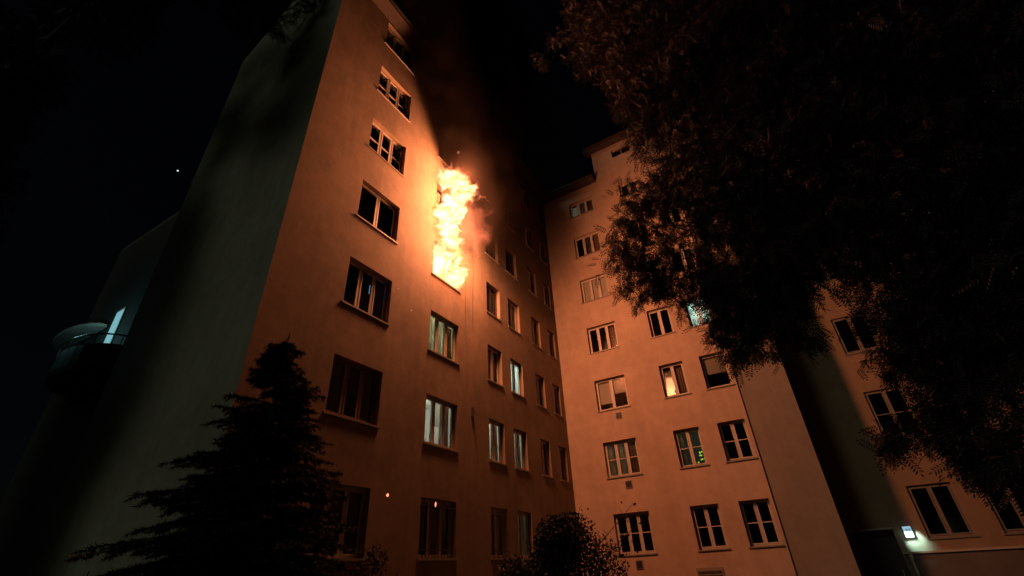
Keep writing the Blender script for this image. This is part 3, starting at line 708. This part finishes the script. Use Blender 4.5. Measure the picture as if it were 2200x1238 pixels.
def leafy_tree(base, tp, trunk_r, clumps, label, size=(.17, .30), dens=1.0, name='locust_tree'):
    t = empty(name, label, 'tree', base)
    limb_mb = MB(); limb_mb.tube(tp, trunk_r, 12); pos_l = []; ax_l = []; sc_l = []
    def trunk_at(q):
        q = max(0, min(.999, q))*(len(tp)-1); i = int(q); return tp[i].lerp(tp[i+1], q-i)
    # each clump hangs on the nearest clump (or trunk point) that lies nearer the trunk
    nodes = [(trunk_at(q)+base, .09) for q in (.45, .6, .75, .88)]
    n0 = list(nodes)
    order = sorted(range(len(clumps)), key=lambda i: min((clumps[i][0]-n[0]).length for n in n0))
    for i in order:
        c, R, den = clumps[i]
        st, r0 = min(nodes, key=lambda n: (n[0]-c).length + (0.0 if n[0].z < c.z+1.5 else 1.0))
        r1 = max(.012, r0*.62); L0 = (c-st).length
        m1 = st.lerp(c, .35)+Vector((random.uniform(-.1, .1), random.uniform(-.1, .1), .10))*L0
        m2 = st.lerp(c, .72)+Vector((random.uniform(-.1, .1), random.uniform(-.1, .1), .08))*L0
        limb_mb.tube([st-base, m1-base, m2-base, c-base], [r0*.8, r0*.72, r1*1.1, r1*.8], 6)
        nodes.append((c, r1))
        n = int(60 + 480*dens*den*R**2.1)
        nt_ = max(4, n//12)
        tw = rng.normal(size=(nt_, 3)); tw /= np.linalg.norm(tw, axis=1, keepdims=True); tw *= (R*0.92*rng.random((nt_, 1))**0.42)
        cen = np.array(c)+tw
        idx = rng.integers(0, nt_, n)
        dirs = rng.normal(size=(n, 3))*0.8 + tw[idx]/max(R, .1)*0.9; dirs[:, 2] -= 0.6
        pos_l.append(cen[idx] + rng.normal(size=(n, 3))*min(.11, R*.3)); ax_l.append(dirs)
        sc_l.append(rng.uniform(size[0], size[1], n)*(0.75 if R < .3 else 1))
        for k in range(min(nt_, 8)):
            e_ = Vector(cen[k])-base; q = m2.lerp(c, random.random())-base; m_ = q.lerp(e_, .5)+Vector((0, 0, .05))
            limb_mb.tube([q, m_, e_], [.010, .007, .003], 4, False)
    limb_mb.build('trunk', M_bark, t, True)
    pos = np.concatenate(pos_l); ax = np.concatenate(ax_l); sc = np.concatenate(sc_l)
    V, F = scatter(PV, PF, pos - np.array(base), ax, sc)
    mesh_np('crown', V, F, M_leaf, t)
tb = Vector((5.9, 7.4, 0))
tp = [Vector((0, 0, -0.2)), Vector((0.05, 0, 1.5)), Vector((-0.1, 0.15, 3.5)), Vector((-0.2, 0.1, 5.5)), Vector((-0.5, 0.0, 8.0)), Vector((-0.9, -.2, 11)), Vector((-1.2, -.3, 14))]
clumps = []
for (px, py, D, pr, den) in CL:
    c = at(px, py, D); clumps.append((c, pr/FPX*(c-CAM).length, den))
    if px > 1540 and py < 700:      # the crown is several layers deep here
        c = at(px+random.uniform(-30, 30), py+random.uniform(-50, 10), D+random.uniform(1.2, 2.2)); clumps.append((c, pr/FPX*(c-CAM).length*1.05, den*.8))
leafy_tree(tb, tp, [.34, .27, .24, .21, .16, .10, .03], clumps, 'tall leafy tree hanging over the right side with feathery drooping foliage')
# tree left of the gable: crown tip in view, unseen clumps added as shade
tb2 = Vector((-19.5, -0.8, 0))
tp2 = [Vector((0, 0, -.2)), Vector((.2, .1, 4)), Vector((.5, .3, 9)), Vector((1.2, .6, 14)), Vector((2.5, 1, 19)), Vector((3.5, 1.6, 23))]
cl2 = []
for z in np.arange(8, 25, 2.0):  # mostly out of view, added to shade the gable's upper and left parts
    for x in ((-18.6, -16.9) if z < 17 else (-18.4, -16.4, -14.4, -12.6)):
        cl2.append((Vector((x+random.uniform(-.5, .5), random.uniform(-.9, .6), z+random.uniform(-.6, .6))), random.uniform(1.2, 1.7), 1.0))
for z in np.arange(3.5, 16.5, 1.5):  # unseen clumps added to darken the gable's left strip
    for x in (-18.5, -17.1):
        cl2.append((Vector((x+random.uniform(-.3, .3), 1.6-.16*(z-4)+random.uniform(-.3, .2), z)), random.uniform(1.1, 1.45), 1.2))
for z in np.arange(3.5, 17.0, 1.9):  # unseen clumps added to keep light off the rear house
    for x in (-25.2, -23.4, -21.6, -20.0):
        cl2.append((Vector((x+random.uniform(-.3, .3), random.uniform(-.9, .3), z)), random.uniform(1.2, 1.5), 1.2))
for (px, py, D, R_) in ((560, 10, 12.6, .9), (640, 5, 12.2, .9), (520, 40, 12.8, .55), (700, -10, 11.8, .7), (600, 50, 12.6, .5), (480, -10, 13, .8)):
    cl2.append((at(px, py, D), R_, .9))
leafy_tree(tb2, tp2, [.36, .3, .25, .18, .11, .04], cl2, 'dark tree crown at the upper left edge in front of the blank gable, with unseen clumps added to shade it', (.26, .42), .42)

def spruce(base, H, R0, name, label):
    t = empty(name, label, 'tree', base)
    s = MB(); s.tube([(0, 0, -.1), (0, 0, H*.5), (0.02, 0, H)], [.11, .07, .008], 8); s.build('trunk', M_bark, t, True)
    segs = []  # needle-carrying twig segments (start, end)
    z = 0.35; br = MB()
    while z < H-.12:
        fr = 1-z/H; R = R0*(fr**0.95)*random.uniform(.86, 1.1)+.05
        nb = int(9+9*fr)
        for k in range(nb):
            th = random.random()*6.283; r = R*random.uniform(.62, 1.14)
            zz_ = z+random.uniform(-.06, .06)
            dirv = Vector((math.cos(th), math.sin(th), 0)); pts = []
            for i in range(6):
                q = i/5; pts.append(Vector((0, 0, zz_))+dirv*r*q+Vector((0, 0, (.22*q-.55*q*q+.22*q**3)*r*(.5+fr*.6)+(.25*r*q if fr < .25 else 0))))
            br.tube(pts, [.02*fr+.006]*3+[.008, .006, .003], 4, False)
            side = dirv.cross(Vector((0, 0, 1)))
            for i in range(5):
                segs.append((pts[i], pts[i+1]))
                for sg in (1, -1):
                    for rep in range(2):
                        q = (i+random.random())/5
                        if q < .15: continue
                        a = pts[i].lerp(pts[i+1], random.random()); ln = r*.42*(1.1-q)*random.uniform(.6, 1.2)+.06
                        segs.append((a, a+(dirv*.65+side*sg*.9).normalized()*ln+Vector((0, 0, -.28*ln))))
        z += random.uniform(.12, .19)
    segs.append((Vector((0, 0, H-.4)), Vector((0, 0, H+.05))))
    br.build('branches', M_bark, t)
    P0 = []; AX = []
    for a, b in segs:
        ln = (b-a).length; n = max(12, int(ln*380)); tt = (b-a).normalized()
        q = rng.random(n); base_ = np.array(a)[None]+q[:, None]*np.array(b-a)[None]
        dv = rng.normal(size=(n, 3))*.75; dv[:, 2] -= .12; dv += np.array(tt)[None]*.9
        P0.append(base_); AX.append(dv)
    P0 = np.concatenate(P0); AX = np.concatenate(AX)
    TV = np.array([[0, .09, 0], [0, -.09, 0], [1, 0, 0.]]); TF = np.array([[0, 1, 2]])
    V, F = scatter(TV, TF, P0, AX, rng.uniform(.035, .07, len(P0)))
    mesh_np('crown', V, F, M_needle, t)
spruce(at(525, 1150, 7.0)*1.0-Vector((0, 0, at(525, 1150, 7.0).z)), 4.72, 2.3, 'spruce_tree', 'dark spruce standing in front of the corner of the burning block')

def bush(c, R, H, n, name, label, sparse=0, leaf=(.05, .09), cat='bush', group=None):
    t = empty(name, label, cat, (c[0], c[1], 0), group)
    s = MB(); stems = []
    for k in range(16):
        th = random.random()*6.283; r = R*random.uniform(.2, .9)
        e_ = Vector((math.cos(th)*r, math.sin(th)*r, H*random.uniform(.6, .95)*(1-.35*(r/R)**2)))
        m_ = Vector((e_.x*.35, e_.y*.35, e_.z*.55)); s.tube([(0, 0, -.05), m_, e_], [.02, .013, .004], 5, False); stems.append(e_)
    for k in range(sparse):
        th = random.uniform(-.5, .6)-.35; r = R*random.uniform(.95, 1.3)
        e_ = Vector((math.cos(th)*r, math.sin(th)*r, H*random.uniform(.35, .98))); m_ = Vector((e_.x*.5, e_.y*.5, e_.z*.75))
        s.tube([(0, 0, .1), m_, e_], [.014, .009, .003], 5, False)
        stems.append(e_)
        for j in range(3):
            a = m_.lerp(e_, .3+.2*j); b = a+Vector((random.uniform(-.2, .2), random.uniform(-.2, .2), random.uniform(.0, .3))); s.tube([a, b], [.006, .002], 4, False)
    s.build('branches', M_bark, t)
    nm = 34; lob = rng.normal(size=(nm, 3)); lob /= np.linalg.norm(lob, axis=1, keepdims=True); lob[:, 2] = np.abs(lob[:, 2])
    lobc = lob*np.array([R*.78, R*.78, H*.80])*rng.uniform(.55, 1.0, (nm, 1)); lobr = rng.uniform(.22, .40, nm)*R
    i = rng.integers(0, nm, n); dv = rng.normal(size=(n, 3)); dv /= np.linalg.norm(dv, axis=1, keepdims=True)
    p = lobc[i]+dv*(lobr[i]*rng.random(n)**.5)[:, None]
    p = p[p[:, 2] > 0.03]
    if sparse:
        ex = []
        for e_ in stems[-sparse:]:
            k = 26; q = rng.random((k, 1))**.6; ex.append(np.array(e_)[None]*q+rng.normal(size=(k, 3))*.07)
        p = np.concatenate([p]+ex)
    n = len(p)
    TV = np.array([[0, 0, 0], [.5, .26, .04], [1, 0, -.05], [.5, -.26, .04]]); TF = np.array([[0, 1, 2, 3]])
    dv = rng.normal(size=(n, 3)); dv[:, 2] -= .2
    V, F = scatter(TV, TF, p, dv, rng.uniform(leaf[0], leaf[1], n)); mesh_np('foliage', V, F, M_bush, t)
c = at(1195, 1180, 10.0); bush((c.x, c.y), 1.45, 2.95, 52000, 'bush', 'round dark bush with loose twigs in the inner corner, below the three-part windows', sparse=7)
bush((-8.3, 8.1), 1.0, 2.6, 16000, 'shrub', 'low dark shrub against the burning block beside the spruce')
c = at(120, 1235, 7.2); bush((c.x, c.y), 1.1, 2.2, 14000, 'shrub', 'low dark shrub at the foot of the blank gable, lower left corner')
